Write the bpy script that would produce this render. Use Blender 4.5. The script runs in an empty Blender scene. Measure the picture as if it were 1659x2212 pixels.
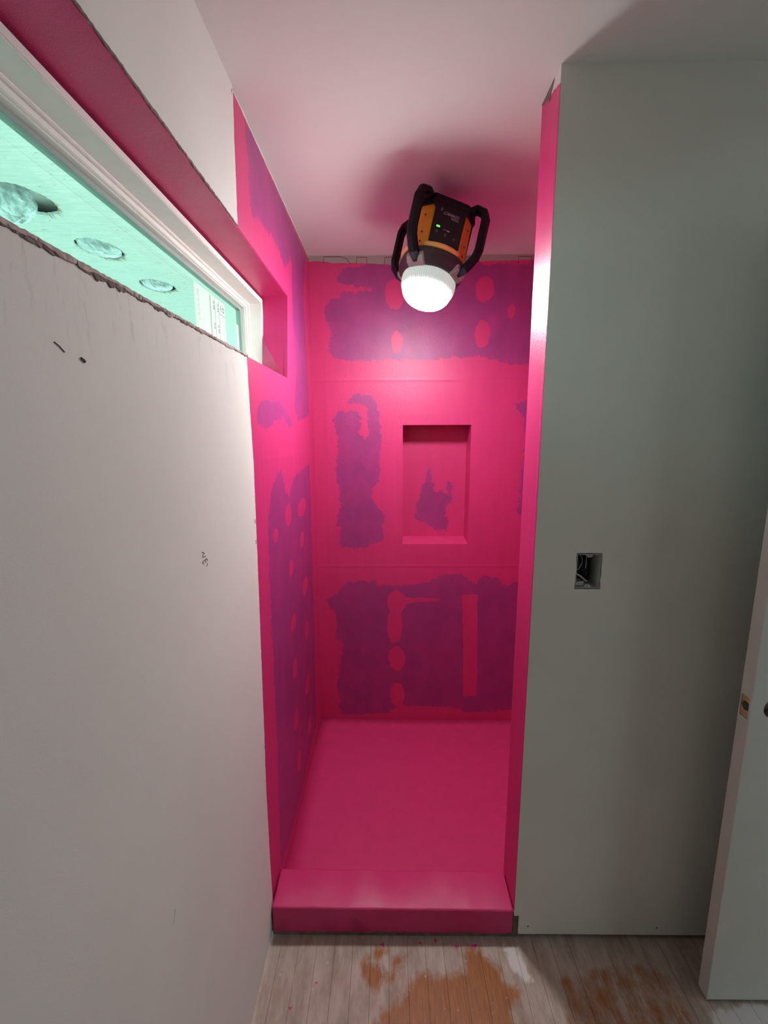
import bpy, bmesh, math, random
import numpy as np
from mathutils import Matrix, Vector

random.seed(7); np.random.seed(7)
scene = bpy.context.scene
COL = scene.collection

# ------------------------------------------------------------------ camera
PITCH, YAW, ROLL, CAM_H, F_PX = 0.172826, 0.009656, -0.002996, 1.60404, 969.936
cam_data = bpy.data.cameras.new('camera')
cam_data.sensor_fit = 'VERTICAL'; cam_data.sensor_height = 36.0
cam_data.lens = F_PX / 2212.0 * 36.0
cam_data.clip_start = 0.02
camera = bpy.data.objects.new('camera', cam_data); COL.objects.link(camera)
_F = Vector((-math.sin(YAW)*math.cos(PITCH), math.cos(YAW)*math.cos(PITCH), -math.sin(PITCH)))
_R = Vector((math.cos(YAW), math.sin(YAW), 0)); _U = _R.cross(_F)
_R2 = _R*math.cos(ROLL) + _U*math.sin(ROLL); _U2 = _U*math.cos(ROLL) - _R*math.sin(ROLL)
camera.matrix_world = Matrix(((_R2.x, _U2.x, -_F.x, 0), (_R2.y, _U2.y, -_F.y, 0), (_R2.z, _U2.z, -_F.z, CAM_H), (0, 0, 0, 1)))
scene.camera = camera

# ------------------------------------------------------------------ sky, exposure
world = bpy.data.worlds.new('sky'); scene.world = world; world.use_nodes = True
bg = world.node_tree.nodes['Background']
bg.inputs['Color'].default_value = (0.70, 0.86, 1.0, 1); bg.inputs['Strength'].default_value = 3.6
vs = scene.view_settings
vs.view_transform = 'Standard'; vs.look = 'None'; vs.gamma = 1.0; vs.use_curve_mapping = False
vs.exposure = 0.86
def portal(name, loc, rot, sx, sy):
    # portal over the window and added hall ends: steers sky sampling, adds no light of its own
    li = bpy.data.lights.new(name, 'AREA'); li.shape = 'RECTANGLE'; li.size = sx; li.size_y = sy; li.cycles.is_portal = True
    o = bpy.data.objects.new(name, li); o.location = loc; o.rotation_euler = rot; COL.objects.link(o); return o
portal('window_daylight', (-.60, .86, 1.964), (0, -math.pi/2, 0), .30, 1.83)
portal('added_hall_portal', (2.34, -1.22, 1.2), (math.pi/2, 0, 0), 1.0, 2.4)  # open ends of the unseen hall added for daylight
portal('added_hall_portal', (2.34, 2.42, 1.2), (-math.pi/2, 0, 0), 1.0, 2.4)
LENS_CORE, LENS_RIM = 100.0, 0.24

# ------------------------------------------------------------------ helpers
def link(o, parent=None):
    COL.objects.link(o)
    if parent is not None: o.parent = parent
    return o

def mesh_obj(name, verts, faces, mat=None, parent=None, smooth=False):
    me = bpy.data.meshes.new(name); me.from_pydata([tuple(v) for v in verts], [], [tuple(f) for f in faces])
    me.update()
    if mat: me.materials.append(mat)
    if smooth: me.shade_smooth()
    return link(bpy.data.objects.new(name, me), parent)

def bm_obj(name, bm, mat=None, parent=None, smooth=False, mats=None):
    bmesh.ops.recalc_face_normals(bm, faces=bm.faces[:])
    me = bpy.data.meshes.new(name); bm.to_mesh(me); bm.free()
    for m in (mats or ([mat] if mat else [])): me.materials.append(m)
    if smooth: me.shade_smooth()
    return link(bpy.data.objects.new(name, me), parent)

def add_box(bm, x0, x1, y0, y1, z0, z1, bevel=0.0, seg=2):
    r = bmesh.ops.create_cube(bm, size=1.0)
    vs_ = r['verts']
    for v in vs_:
        v.co = Vector((x0+(x1-x0)*(v.co.x+.5), y0+(y1-y0)*(v.co.y+.5), z0+(z1-z0)*(v.co.z+.5)))
    if bevel:
        es = list({e for v in vs_ for e in v.link_edges})
        bmesh.ops.bevel(bm, geom=es, offset=bevel, segments=seg, affect='EDGES', profile=.5)

def box(name, x0, x1, y0, y1, z0, z1, mat, parent=None, bevel=0.0, seg=2):
    bm = bmesh.new(); add_box(bm, x0, x1, y0, y1, z0, z1, bevel, seg)
    return bm_obj(name, bm, mat, parent)

def tube(bm, pts, r, sides=8, radii=None, up=Vector((0, 0, 1)), rx=None, ry=None):
    """sweep an n-gon (or ellipse rx, ry) along pts"""
    pts = [Vector(p) for p in pts]; rings = []
    for i, p in enumerate(pts):
        t = (pts[min(i+1, len(pts)-1)] - pts[max(i-1, 0)]).normalized()
        a = t.cross(up)
        if a.length < 1e-4: a = t.cross(Vector((1, 0, 0)))
        a.normalize(); b = a.cross(t).normalized()
        k = radii[i] if radii else 1.0
        ring = []
        for s in range(sides):
            an = 2*math.pi*(s+.5)/sides
            ring.append(bm.verts.new(p + a*math.cos(an)*(rx or r)*k + b*math.sin(an)*(ry or r)*k))
        rings.append(ring)
    for i in range(len(rings)-1):
        for s in range(sides):
            bm.faces.new((rings[i][s], rings[i][(s+1) % sides], rings[i+1][(s+1) % sides], rings[i+1][s]))
    bm.faces.new(rings[0][::-1]); bm.faces.new(rings[-1])

def lathe(bm, prof, n=48, cap0=True, cap1=True, mod=None):
    rings = []
    for (r, z) in prof:
        ring = []
        for i in range(n):
            a = 2*math.pi*i/n; k = mod(a, z) if mod else 1.0
            ring.append(bm.verts.new((r*k*math.cos(a), r*k*math.sin(a), z)))
        rings.append(ring)
    for j in range(len(rings)-1):
        for i in range(n):
            bm.faces.new((rings[j][i], rings[j][(i+1) % n], rings[j+1][(i+1) % n], rings[j+1][i]))
    if cap0: bm.faces.new(rings[0][::-1])
    if cap1: bm.faces.new(rings[-1])

def empty(name, loc=(0, 0, 0), parent=None):
    o = bpy.data.objects.new(name, None); o.location = loc; o.empty_display_size = .05
    return link(o, parent)

def tag(o, label=None, cat=None, group=None, kind=None):
    if label: o['label'] = label
    if cat: o['category'] = cat
    if group: o['group'] = group
    if kind: o['kind'] = kind
    return o

def text_mesh(name, body, size, mat, parent, matrix, extrude=0.0002):
    cu = bpy.data.curves.new(name, 'FONT'); cu.body = body; cu.size = size; cu.extrude = extrude
    cu.align_x = 'LEFT'
    tmp = bpy.data.objects.new('tmp_text', cu); COL.objects.link(tmp)
    dg = bpy.context.evaluated_depsgraph_get(); dg.update()
    me = bpy.data.meshes.new_from_object(tmp.evaluated_get(dg)); me.name = name
    bpy.data.objects.remove(tmp)
    me.materials.clear(); me.materials.append(mat)
    me.transform(matrix)
    return link(bpy.data.objects.new(name, me), parent)

# signed distance, positive inside
def sd_poly(px, py, poly):
    P = np.array(poly); d = np.full(px.shape, 1e9); inside = np.zeros(px.shape, bool)
    n = len(P)
    for i in range(n):
        a = P[i]; b = P[(i+1) % n]; e = b-a
        wx, wy = px-a[0], py-a[1]
        t = np.clip((wx*e[0]+wy*e[1])/max(e@e, 1e-12), 0, 1)
        d = np.minimum(d, np.hypot(wx-e[0]*t, wy-e[1]*t))
        c = ((a[1] > py) != (b[1] > py))
        with np.errstate(divide='ignore', invalid='ignore'):
            xi = a[0]+(py-a[1])*e[0]/(e[1] if abs(e[1]) > 1e-12 else 1e-12)
        inside ^= c & (px < xi)
    return np.where(inside, d, -d)

def sd_ell(px, py, cx, cy, a, b):
    k = np.hypot((px-cx)/a, (py-cy)/b)
    return (1-k)*min(a, b)

def union(*ds):
    r = ds[0]
    for d in ds[1:]: r = np.maximum(r, d)
    return r

def axis_coords(a, b, step, marks):
    pts = sorted({round(a, 5), round(b, 5)} | {round(m, 5) for m in marks if a < m < b})
    out = []
    for i in range(len(pts)-1):
        n = max(1, int(round((pts[i+1]-pts[i])/step)))
        out += list(np.linspace(pts[i], pts[i+1], n+1)[:-1])
    return np.array(out+[pts[-1]])

def grid_wall(name, u, v, pos, holes, attrs, mat, thick, normal, parent=None):
    """sheet of cells with rectangular openings; pos(U,V)->xyz arrays; attrs {name: values(U,V)}; solid thickness behind"""
    U, V = np.meshgrid(u, v, indexing='ij'); X, Y, Z = pos(U, V)
    n, m = len(u), len(v)
    co = np.stack([X.ravel(), Y.ravel(), Z.ravel()], 1)
    faces = []
    for i in range(n-1):
        uc = .5*(u[i]+u[i+1])
        for j in range(m-1):
            vc = .5*(v[j]+v[j+1])
            if any(h[0] < uc < h[1] and h[2] < vc < h[3] for h in holes): continue
            a = i*m+j
            faces.append((a, a+m, a+m+1, a+1))
    # orientation
    f = faces[0]; nn = np.cross(co[f[1]]-co[f[0]], co[f[2]]-co[f[0]])
    if nn @ np.array(normal) < 0: faces = [t[::-1] for t in faces]
    used = np.unique(np.array(faces)); remap = -np.ones(len(co), int); remap[used] = np.arange(len(used))
    faces = remap[np.array(faces)]
    me = bpy.data.meshes.new(name); me.from_pydata(co[used].tolist(), [], faces.tolist()); me.update()
    for an, vals in attrs.items():
        at = me.attributes.new(an, 'FLOAT', 'POINT'); at.data.foreach_set('value', vals(U, V).ravel()[used].astype(np.float32))
    me.materials.append(mat)
    o = link(bpy.data.objects.new(name, me), parent)
    md = o.modifiers.new('board', 'SOLIDIFY'); md.thickness = thick; md.offset = -1
    return o

# ------------------------------------------------------------------ node materials
class NT:
    def __init__(s, name):
        s.m = bpy.data.materials.new(name); s.m.use_nodes = True
        s.t = s.m.node_tree; s.n = s.t.nodes
        s.b = s.n['Principled BSDF']; s.out = s.n['Material Output']
    def new(s, typ, **kw):
        nd = s.n.new(typ)
        for k, v in kw.items():
            if hasattr(nd, k): setattr(nd, k, v)
            else: nd.inputs[k].default_value = v
        return nd
    def l(s, a, b): s.t.links.new(a, b)
    def set(s, **kw):
        for k, v in kw.items():
            k = k.replace('_', ' ')
            if isinstance(v, bpy.types.NodeSocket): s.l(v, s.b.inputs[k])
            else: s.b.inputs[k].default_value = v
        return s
    def pos(s): return s.new('ShaderNodeNewGeometry').outputs['Position']
    def mapped(s, src, scale):
        nd = s.new('ShaderNodeMapping'); s.l(src, nd.inputs['Vector']); nd.inputs['Scale'].default_value = scale
        return nd.outputs['Vector']
    def noise(s, vec, scale, detail=4, rough=.55, dist=0):
        nd = s.new('ShaderNodeTexNoise'); s.l(vec, nd.inputs['Vector'])
        nd.inputs['Scale'].default_value = scale; nd.inputs['Detail'].default_value = detail
        nd.inputs['Roughness'].default_value = rough; nd.inputs['Distortion'].default_value = dist
        return nd.outputs['Fac']
    def attr(s, name): return s.new('ShaderNodeAttribute', attribute_name=name).outputs['Fac']
    def math(s, op, a, b=None, c=None):
        nd = s.new('ShaderNodeMath', operation=op)
        for i, x in enumerate((a, b, c)):
            if x is None: continue
            if isinstance(x, bpy.types.NodeSocket): s.l(x, nd.inputs[i])
            else: nd.inputs[i].default_value = x
        return nd.outputs[0]
    def ramp(s, x, lo, hi, a=0., b=1., smooth=False):
        nd = s.new('ShaderNodeMapRange'); nd.clamp = True
        if smooth: nd.interpolation_type = 'SMOOTHSTEP'
        s.l(x, nd.inputs['Value'])
        for i, v in zip(('From Min', 'From Max', 'To Min', 'To Max'), (lo, hi, a, b)): nd.inputs[i].default_value = v
        return nd.outputs['Result']
    def mix(s, fac, a, b, mode='MIX'):
        nd = s.new('ShaderNodeMix', data_type='RGBA', blend_type=mode)
        for sock, x in ((nd.inputs['Factor'], fac), (nd.inputs['A'], a), (nd.inputs['B'], b)):
            pass
        ins = [i for i in nd.inputs if i.enabled]
        for sock, x in zip(ins, (fac, a, b)):
            if isinstance(x, bpy.types.NodeSocket): s.l(x, sock)
            elif isinstance(x, (int, float)): sock.default_value = x
            else: sock.default_value = (*x, 1) if len(x) == 3 else x
        return [o for o in nd.outputs if o.enabled][0]
    def fmix(s, fac, a, b):
        return s.ramp(fac, 0, 1, a, b)
    def bump(s, h, strength, dist, prev=None):
        nd = s.new('ShaderNodeBump'); nd.inputs['Strength'].default_value = strength; nd.inputs['Distance'].default_value = dist
        s.l(h, nd.inputs['Height'])
        if prev is not None: s.l(prev, nd.inputs['Normal'])
        return nd.outputs['Normal']

def plain(name, col, rough=.5, metal=0., noise=.0, nscale=30, bump=0., bscale=200, spec=None):
    t = NT(name); p = t.pos()
    c = t.mix(t.ramp(t.noise(p, nscale), .3, .7), tuple(x*(1-noise) for x in col), tuple(min(1, x*(1+noise)) for x in col))
    t.set(Base_Color=c, Roughness=rough, Metallic=metal)
    if spec is not None: t.b.inputs['Specular IOR Level'].default_value = spec
    if bump: t.set(Normal=t.bump(t.noise(p, bscale, 2), bump, .002))
    return t.m

PINK = (0.61, 0.034, 0.172); PURPLE = (0.31, 0.036, 0.190); GREY_BOARD = (0.74, 0.735, 0.70)

def membrane_color(t, p, thin_attr):
    streak = t.noise(t.mapped(p, (9, 9, 1.6)), 2.2, 4, .6)
    pink = t.mix(t.ramp(streak, .3, .72), tuple(x*.94 for x in PINK), tuple(min(1, x*1.05) for x in PINK))
    if not thin_attr: return pink, None
    ragged = t.math('ADD', t.math('MULTIPLY', t.math('SUBTRACT', t.noise(p, 30, 7, .72), .5), .075),
                    t.math('MULTIPLY', t.math('SUBTRACT', t.noise(p, 130, 3, .6), .5), .022))
    mask = t.ramp(t.math('ADD', t.attr('thin'), ragged), -.0016, .0016)
    mask = t.math('MULTIPLY', mask, t.ramp(t.noise(p, 9, 5, .6), .25, .6, .72, 1.0))
    purple = t.mix(t.ramp(t.noise(t.mapped(p, (5, 5, 3)), 3, 5), .3, .7), tuple(x*.9 for x in PURPLE), tuple(x*1.12 for x in PURPLE))
    return t.mix(mask, pink, purple), mask

def orange_peel(t, p):
    return t.math('ADD', t.noise(p, 420, 2, .5), t.math('MULTIPLY', t.noise(p, 90, 3), .8))

def membrane_mat(name='waterproof_membrane', gloss=.36, strength=.22):
    t = NT(name); p = t.pos()
    c, _ = membrane_color(t, p, False)
    t.set(Base_Color=c, Roughness=t.ramp(t.noise(p, 12), .3, .7, gloss-.05, gloss+.08), Normal=t.bump(orange_peel(t, p), strength, .0016))
    t.b.inputs['Specular IOR Level'].default_value = .42
    return t.m

def membrane_wall_mat(name, board, dirt=0.):
    """board colour where 'paint' < 0, membrane where > 0, thin purple coat where 'thin' > 0, taped ridges in 'relief'"""
    t = NT(name); p = t.pos()
    c, mask = membrane_color(t, p, True)
    pm = t.ramp(t.math('ADD', t.attr('paint'), t.math('MULTIPLY', t.math('SUBTRACT', t.noise(p, 45, 5, .65), .5), .012)), -.0008, .0008)
    g = t.mix(t.ramp(t.noise(p, 2.2, 5), .3, .7), tuple(x*.95 for x in board), tuple(min(1, x*1.04) for x in board))
    if dirt:
        d = t.math('MULTIPLY', t.ramp(t.noise(t.mapped(p, (14, 14, 3)), 5, 6, .7), .56, .8), t.ramp(t.attr('grime'), 0, 1, 0, dirt))
        g = t.mix(d, g, (.09, .085, .08))
        sc = t.ramp(t.noise(t.mapped(p, (2.5, 2.5, 22)), 6, 6, .75), .70, .74, 0, .25)
        g = t.mix(sc, g, (.42, .42, .40))
    col = t.mix(pm, g, c)
    t.set(Base_Color=col, Roughness=t.ramp(pm, 0, 1, .82, .40))
    h = t.math('MULTIPLY', orange_peel(t, p), t.ramp(pm, 0, 1, .15, 1.))
    n1 = t.bump(h, .42, .0016)
    n2 = t.bump(t.attr('relief'), .5, .0015, n1)
    n3 = t.bump(t.math('ADD', mask, pm), .25, .0006, n2)
    t.set(Normal=n3); t.b.inputs['Specular IOR Level'].default_value = .55
    return t.m

M = {}
M['membrane'] = membrane_mat()
M['pan'] = membrane_mat('waterproof_membrane_pan', .44, .12)
M['back'] = membrane_wall_mat('membrane_over_purple_board', (.36, .30, .28))
M['left'] = membrane_wall_mat('membrane_beside_grey_board', GREY_BOARD, dirt=.55)
M['jamb'] = membrane_wall_mat('membrane_on_wall_end', (.72, .69, .66))
M['board'] = plain('grey_drywall', (.74, .735, .68), .85, noise=.04, nscale=3, bump=.05, bscale=400)
M['ceiling'] = plain('white_ceiling_board', (.70, .69, .67), .9, noise=.02, nscale=3)
M['vinyl'] = plain('white_vinyl', (.83, .83, .79), .35, noise=.02)
M['spacer'] = plain('grey_green_spacer', (.27, .36, .33), .5)
M['darkwood'] = plain('dark_raw_lumber', (.16, .115, .085), .8, noise=.3, nscale=40)
M['rawwood'] = plain('pale_raw_wood', (.50, .34, .19), .75, noise=.18, nscale=70)
M['doorpaint'] = plain('primer_white_door', (.60, .60, .56), .5, noise=.03, nscale=8)
M['paper'] = plain('torn_brown_paper', (.20, .15, .14), .95, noise=.45, nscale=70, bump=.5, bscale=300)
M['gypsum'] = plain('torn_gypsum', (.50, .40, .38), .95, noise=.3, nscale=90)
M['pencil'] = plain('pencil_graphite', (.06, .06, .065), .7)
M['redink'] = plain('dark_red_print', (.10, .03, .035), .8)
M['black'] = plain('black_rubber', (.007, .008, .013), .5, noise=.1, spec=.25)
M['panel'] = plain('black_panel_plastic', (.006, .008, .012), .28, spec=.4)
M['yellow'] = plain('yellow_plastic', (.86, .40, .025), .42, noise=.08, nscale=40)
M['band'] = plain('brightened_yellow_band', (1.0, .68, .20), .35)  # yellow lifted to stand in for the band's glow
M['greyplastic'] = plain('grey_plastic', (.34, .35, .34), .4)
M['collar'] = plain('charcoal_plastic', (.05, .05, .055), .45)
M['print'] = plain('grey_print', (.60, .60, .60), .6)
M['boxgrey'] = plain('grey_box_plastic', (.42, .43, .40), .5)
M['wireblack'] = plain('black_cable', (.006, .006, .008), .4)
M['wirewhite'] = plain('white_wire', (.55, .55, .52), .4)
M['soffit'] = None
M['ground'] = plain('pale_concrete', (.14, .14, .135), .9, noise=.08, nscale=2)
M['cavity'] = plain('grey_cavity', (.8, .8, .78), .9)
M['sticker'] = plain('white_label_paper', (.72, .72, .70), .6)
_t = M['sticker'].node_tree; _tl = _t.nodes.new('ShaderNodeBsdfTranslucent'); _tl.inputs['Color'].default_value = (.80, .82, .78, 1)
_mx = _t.nodes.new('ShaderNodeMixShader'); _mx.inputs[0].default_value = .6
_t.links.new(_t.nodes['Principled BSDF'].outputs[0], _mx.inputs[1]); _t.links.new(_tl.outputs[0], _mx.inputs[2]); _t.links.new(_mx.outputs[0], _t.nodes['Material Output'].inputs['Surface'])
M['ink'] = plain('black_ink', (.03, .03, .03), .6)

def emit(name, col, strength):
    t = NT(name); e = t.new('ShaderNodeEmission'); e.inputs['Color'].default_value = (*col, 1); e.inputs['Strength'].default_value = strength
    t.l(e.outputs[0], t.out.inputs['Surface']); return t.m
M['lens_core'] = emit('lit_lens', (.97, 1.0, .97), LENS_CORE)
M['led'] = emit('green_led', (.08, 1.0, .06), 1.6)
t = NT('ribbed_lens'); p = t.pos()
e = t.new('ShaderNodeEmission'); e.inputs['Color'].default_value = (.86, 1.0, .93, 1)
t.l(t.b.outputs[0], t.new('ShaderNodeAddShader').inputs[0])
add = [n for n in t.n if n.type == 'ADD_SHADER'][0]
t.l(e.outputs[0], add.inputs[1]); t.l(add.outputs[0], t.out.inputs['Surface'])
e.inputs['Strength'].default_value = LENS_RIM
t.set(Base_Color=(.42, .50, .46, 1), Roughness=.15); M['lens_rim'] = t.m

t = NT('greenish_glass')
tr = t.new('ShaderNodeBsdfTransparent'); tr.inputs['Color'].default_value = (.74, .95, .82, 1)
gl = t.new('ShaderNodeBsdfGlossy'); gl.inputs['Roughness'].default_value = .02; gl.inputs['Color'].default_value = (.9, 1, .95, 1)
fr = t.new('ShaderNodeFresnel'); fr.inputs['IOR'].default_value = 1.3
mx = t.new('ShaderNodeMixShader'); geo = t.new('ShaderNodeNewGeometry'); t.l(t.math('MULTIPLY', fr.outputs[0], t.math('SUBTRACT', 1.0, geo.outputs['Backfacing'])), mx.inputs[0]); t.l(tr.outputs[0], mx.inputs[1]); t.l(gl.outputs[0], mx.inputs[2])
t.l(mx.outputs[0], t.out.inputs['Surface']); M['glass'] = t.m

t = NT('whitewashed_plywood'); p = t.pos()
grain = t.noise(t.mapped(p, (3, 30, 1)), 4, 6, .65)
c = t.mix(t.ramp(grain, .35, .75), (.86, .87, .84), (.68, .70, .67))
c = t.mix(t.ramp(t.noise(t.mapped(p, (6, 14, 1)), 3, 3), .66, .72, 0, .6), c, (.38, .37, .33))
t.set(Base_Color=c, Roughness=.85); M['soffit'] = t.m

t = NT('crumpled_clear_plastic'); p = t.pos()
c = t.mix(t.ramp(t.noise(t.mapped(p, (1, .35, .5)), 34, 6, .7, .3), .40, .62), (.30, .34, .36), (.85, .88, .88))
t.set(Base_Color=c, Roughness=.22, Normal=t.bump(t.noise(t.mapped(p, (1, .3, .5)), 50, 4, .6, .3), .8, .015)); M['plastic'] = t.m

# worn strip floor: whitewash over varnish, bare orange where 'bare' > 0, thick white paint where 'white' > 0
t = NT('worn_strip_flooring'); p = t.pos()
oi = t.new('ShaderNodeObjectInfo').outputs['Random']
fine = t.noise(t.mapped(p, (55, 3.2, 1)), 5, 6, .7)
wob = t.math('MULTIPLY', t.math('SUBTRACT', t.noise(t.mapped(p, (2.2, 1, 1)), 16, 7, .7), .5), .085)
bare = t.ramp(t.math('ADD', t.attr('bare'), wob), -.012, .012)
white = t.ramp(t.math('ADD', t.attr('white'), t.math('MULTIPLY', wob, .7)), -.006, .006)
wash = t.mix(t.ramp(t.noise(t.mapped(p, (5, 1.5, 1)), 5, 6, .65), .3, .7), (.56, .475, .405), (.29, .205, .16))
wash = t.mix(t.ramp(fine, .52, .75, 0, .55), wash, (.20, .12, .09))
wash = t.mix(t.ramp(oi, 0, 1, 0, .25), wash, (.44, .34, .28))
orange = t.mix(t.ramp(fine, .3, .7), (.46, .155, .018), (.17, .055, .010))
c = t.mix(bare, wash, orange)
c = t.mix(white, c, (.66, .62, .60))
sp = t.ramp(t.noise(p, 60, 2), .70, .74, 0, .5); c = t.mix(sp, c, (.60, .56, .53))
t.set(Base_Color=c, Roughness=t.ramp(bare, 0, 1, .62, .42), Normal=t.bump(fine, .25, .002)); M['floor'] = t.m

# ------------------------------------------------------------------ measured outlines in metres: (x,z) back wall, (y,z) left wall, (x,y) floor
BACK_THIN = [[(-0.244, 2.348), (-0.228, 2.376), (-0.173, 2.386), (-0.106, 2.402), (0.004, 2.398), (0.357, 2.399), (0.621, 2.398), (0.797, 2.397), (0.94, 1.931), (0.712, 1.939), (0.598, 1.943), (0.506, 1.966), (0.391, 1.977), (0.255, 1.967), (0.141, 1.961), (0.027, 1.966), (-0.088, 1.957), (-0.179, 1.962), (-0.271, 1.969), (-0.288, 2.002), (-0.296, 2.035), (-0.278, 2.056), (-0.272, 2.099), (-0.299, 2.132), (-0.302, 2.185), (-0.292, 2.227), (-0.273, 2.242), (-0.233, 2.246), (-0.23, 2.269), (-0.214, 2.279), (-0.174, 2.281), (-0.085, 2.282), (-0.072, 2.289), (-0.129, 2.299), (-0.163, 2.306), (-0.185, 2.316), (-0.207, 2.316), (-0.24, 2.321)], [(-0.282, 1.673), (-0.248, 1.714), (-0.155, 1.722), (-0.13, 1.656), (-0.152, 1.606), (-0.106, 1.568), (-0.104, 1.739), (-0.125, 1.751), (-0.201, 1.755), (-0.2, 1.78), (-0.154, 1.804), (-0.083, 1.792), (-0.053, 1.747), (-0.041, 1.648), (-0.038, 1.496), (-0.043, 1.358), (-0.086, 1.315), (-0.087, 1.271), (-0.052, 1.227), (-0.021, 1.182), (-0.026, 1.047), (-0.097, 1.02), (-0.133, 1.006), (-0.249, 1.011), (-0.257, 1.057), (-0.246, 1.129), (-0.273, 1.129), (-0.249, 1.218), (-0.256, 1.307), (-0.271, 1.42), (-0.256, 1.522), (-0.262, 1.632)], [(0.63, 1.744), (0.7, 1.768), (0.795, 1.776), (0.831, 1.181), (0.683, 1.182), (0.677, 1.217), (0.683, 1.348), (0.685, 1.477), (0.698, 1.604), (0.684, 1.678)], [(-0.329, 0.717), (-0.265, 0.758), (-0.226, 0.818), (-0.072, 0.823), (-0.048, 0.793), (0.063, 0.803), (0.091, 0.803), (0.216, 0.818), (0.292, 0.858), (0.387, 0.863), (0.465, 0.808), (0.511, 0.858), (0.598, 0.828), (0.629, 0.793), (0.694, 0.818), (0.838, 0.818), (0.881, 0.083), (0.459, 0.048), (0.358, 0.081), (0.055, 0.091), (-0.016, 0.046), (-0.178, 0.029), (-0.28, 0.034), (-0.277, 0.156), (-0.291, 0.222), (-0.264, 0.352), (-0.251, 0.469), (-0.3, 0.511), (-0.279, 0.573), (-0.287, 0.656), (-0.325, 0.686)]]
BACK_BLOBS = [(0.033, 2.267, 0.049, 0.069), (0.465, 2.286, 0.044, 0.059), (0.461, 2.081, 0.038, 0.065), (0.596, 2.186, 0.018, 0.033), (0.045, 2.048, 0.029, 0.054), (0.043, 0.706, 0.05, 0.066), (0.035, 0.573, 0.041, 0.108), (0.046, 0.377, 0.046, 0.075), (0.049, 0.158, 0.042, 0.072)]
BACK_STRIPS = [[(0.4, 0.748), (0.482, 0.748), (0.496, 0.148), (0.421, 0.148)], [(0.093, 0.732), (0.295, 0.725), (0.278, 0.714), (0.093, 0.698)]]
NICHE_THIN = [[(0.204, 1.395), (0.214, 1.409), (0.231, 1.419), (0.24, 1.409), (0.235, 1.388), (0.234, 1.351), (0.248, 1.326), (0.253, 1.292), (0.274, 1.287), (0.294, 1.299), (0.308, 1.288), (0.323, 1.264), (0.34, 1.267), (0.325, 1.306), (0.318, 1.337), (0.326, 1.354), (0.356, 1.319), (0.342, 1.299), (0.35, 1.271), (0.347, 1.236), (0.327, 1.212), (0.317, 1.198), (0.324, 1.177), (0.311, 1.156), (0.329, 1.148), (0.326, 1.113), (0.33, 1.078), (0.295, 1.069), (0.257, 1.069), (0.239, 1.088), (0.222, 1.106), (0.194, 1.117), (0.187, 1.127), (0.155, 1.131), (0.14, 1.149), (0.145, 1.173), (0.158, 1.177), (0.154, 1.219), (0.175, 1.254), (0.178, 1.306), (0.191, 1.33), (0.215, 1.344), (0.209, 1.371)]]
LEFT_THIN = [[(1.348, 2.424), (1.483, 2.427), (2.231, 2.405), (2.138, 2.209), (2.177, 1.979), (2.2, 1.696), (2.04, 1.67), (1.923, 1.656), (1.857, 1.71), (1.921, 1.862), (1.879, 2.033), (1.881, 2.137), (1.903, 2.259), (1.873, 2.282), (1.751, 2.207), (1.704, 2.218), (1.648, 2.238), (1.576, 2.242), (1.486, 2.222), (1.442, 2.228), (1.373, 2.201), (1.357, 2.253), (1.357, 2.318)], [(1.326, 1.686), (1.372, 1.704), (1.62, 1.719), (1.727, 1.697), (1.844, 1.641), (1.797, 1.624), (1.653, 1.666), (1.535, 1.648), (1.419, 1.617), (1.326, 1.634)], [(1.401, 1.364), (1.449, 1.437), (1.578, 1.484), (1.615, 1.45), (1.626, 1.391), (1.734, 1.373), (1.806, 1.431), (2.0, 1.452), (2.169, 1.457), (2.158, 1.182), (2.159, 0.726), (2.131, 0.255), (2.135, 0.108), (1.749, 0.07), (1.429, 0.088), (1.329, 0.1), (1.358, 0.413), (1.367, 0.608), (1.37, 0.8), (1.368, 0.988), (1.37, 1.252)]]
LEFT_BLOBS = [(1.688, 1.301, 0.065, 0.044), (1.948, 1.285, 0.088, 0.04), (1.923, 1.149, 0.043, 0.036), (1.7, 1.088, 0.05, 0.034), (1.961, 0.921, 0.068, 0.042), (1.703, 0.862, 0.061, 0.033), (1.957, 0.704, 0.045, 0.042), (1.695, 0.667, 0.053, 0.044), (1.934, 0.446, 0.057, 0.042), (1.676, 0.455, 0.052, 0.046), (1.944, 0.225, 0.047, 0.044), (1.705, 0.237, 0.046, 0.047), (1.467, 1.27, 0.037, 0.025)]
LEFT_EDGE = [(1.249, 2.452), (1.255, 2.432), (1.246, 2.321), (1.236, 2.129), (1.253, 1.809), (1.258, 1.651), (1.265, 1.524), (1.254, 1.258), (1.248, 1.119), (1.23, 0.742), (1.218, 0.529), (1.217, 0.278), (1.223, 0.082)]
BACKTOP = [(-0.376, 2.414), (-0.327, 2.416), (-0.261, 2.407), (-0.205, 2.407), (-0.084, 2.404), (0.026, 2.397), (0.357, 2.408), (0.701, 2.416)]
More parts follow.
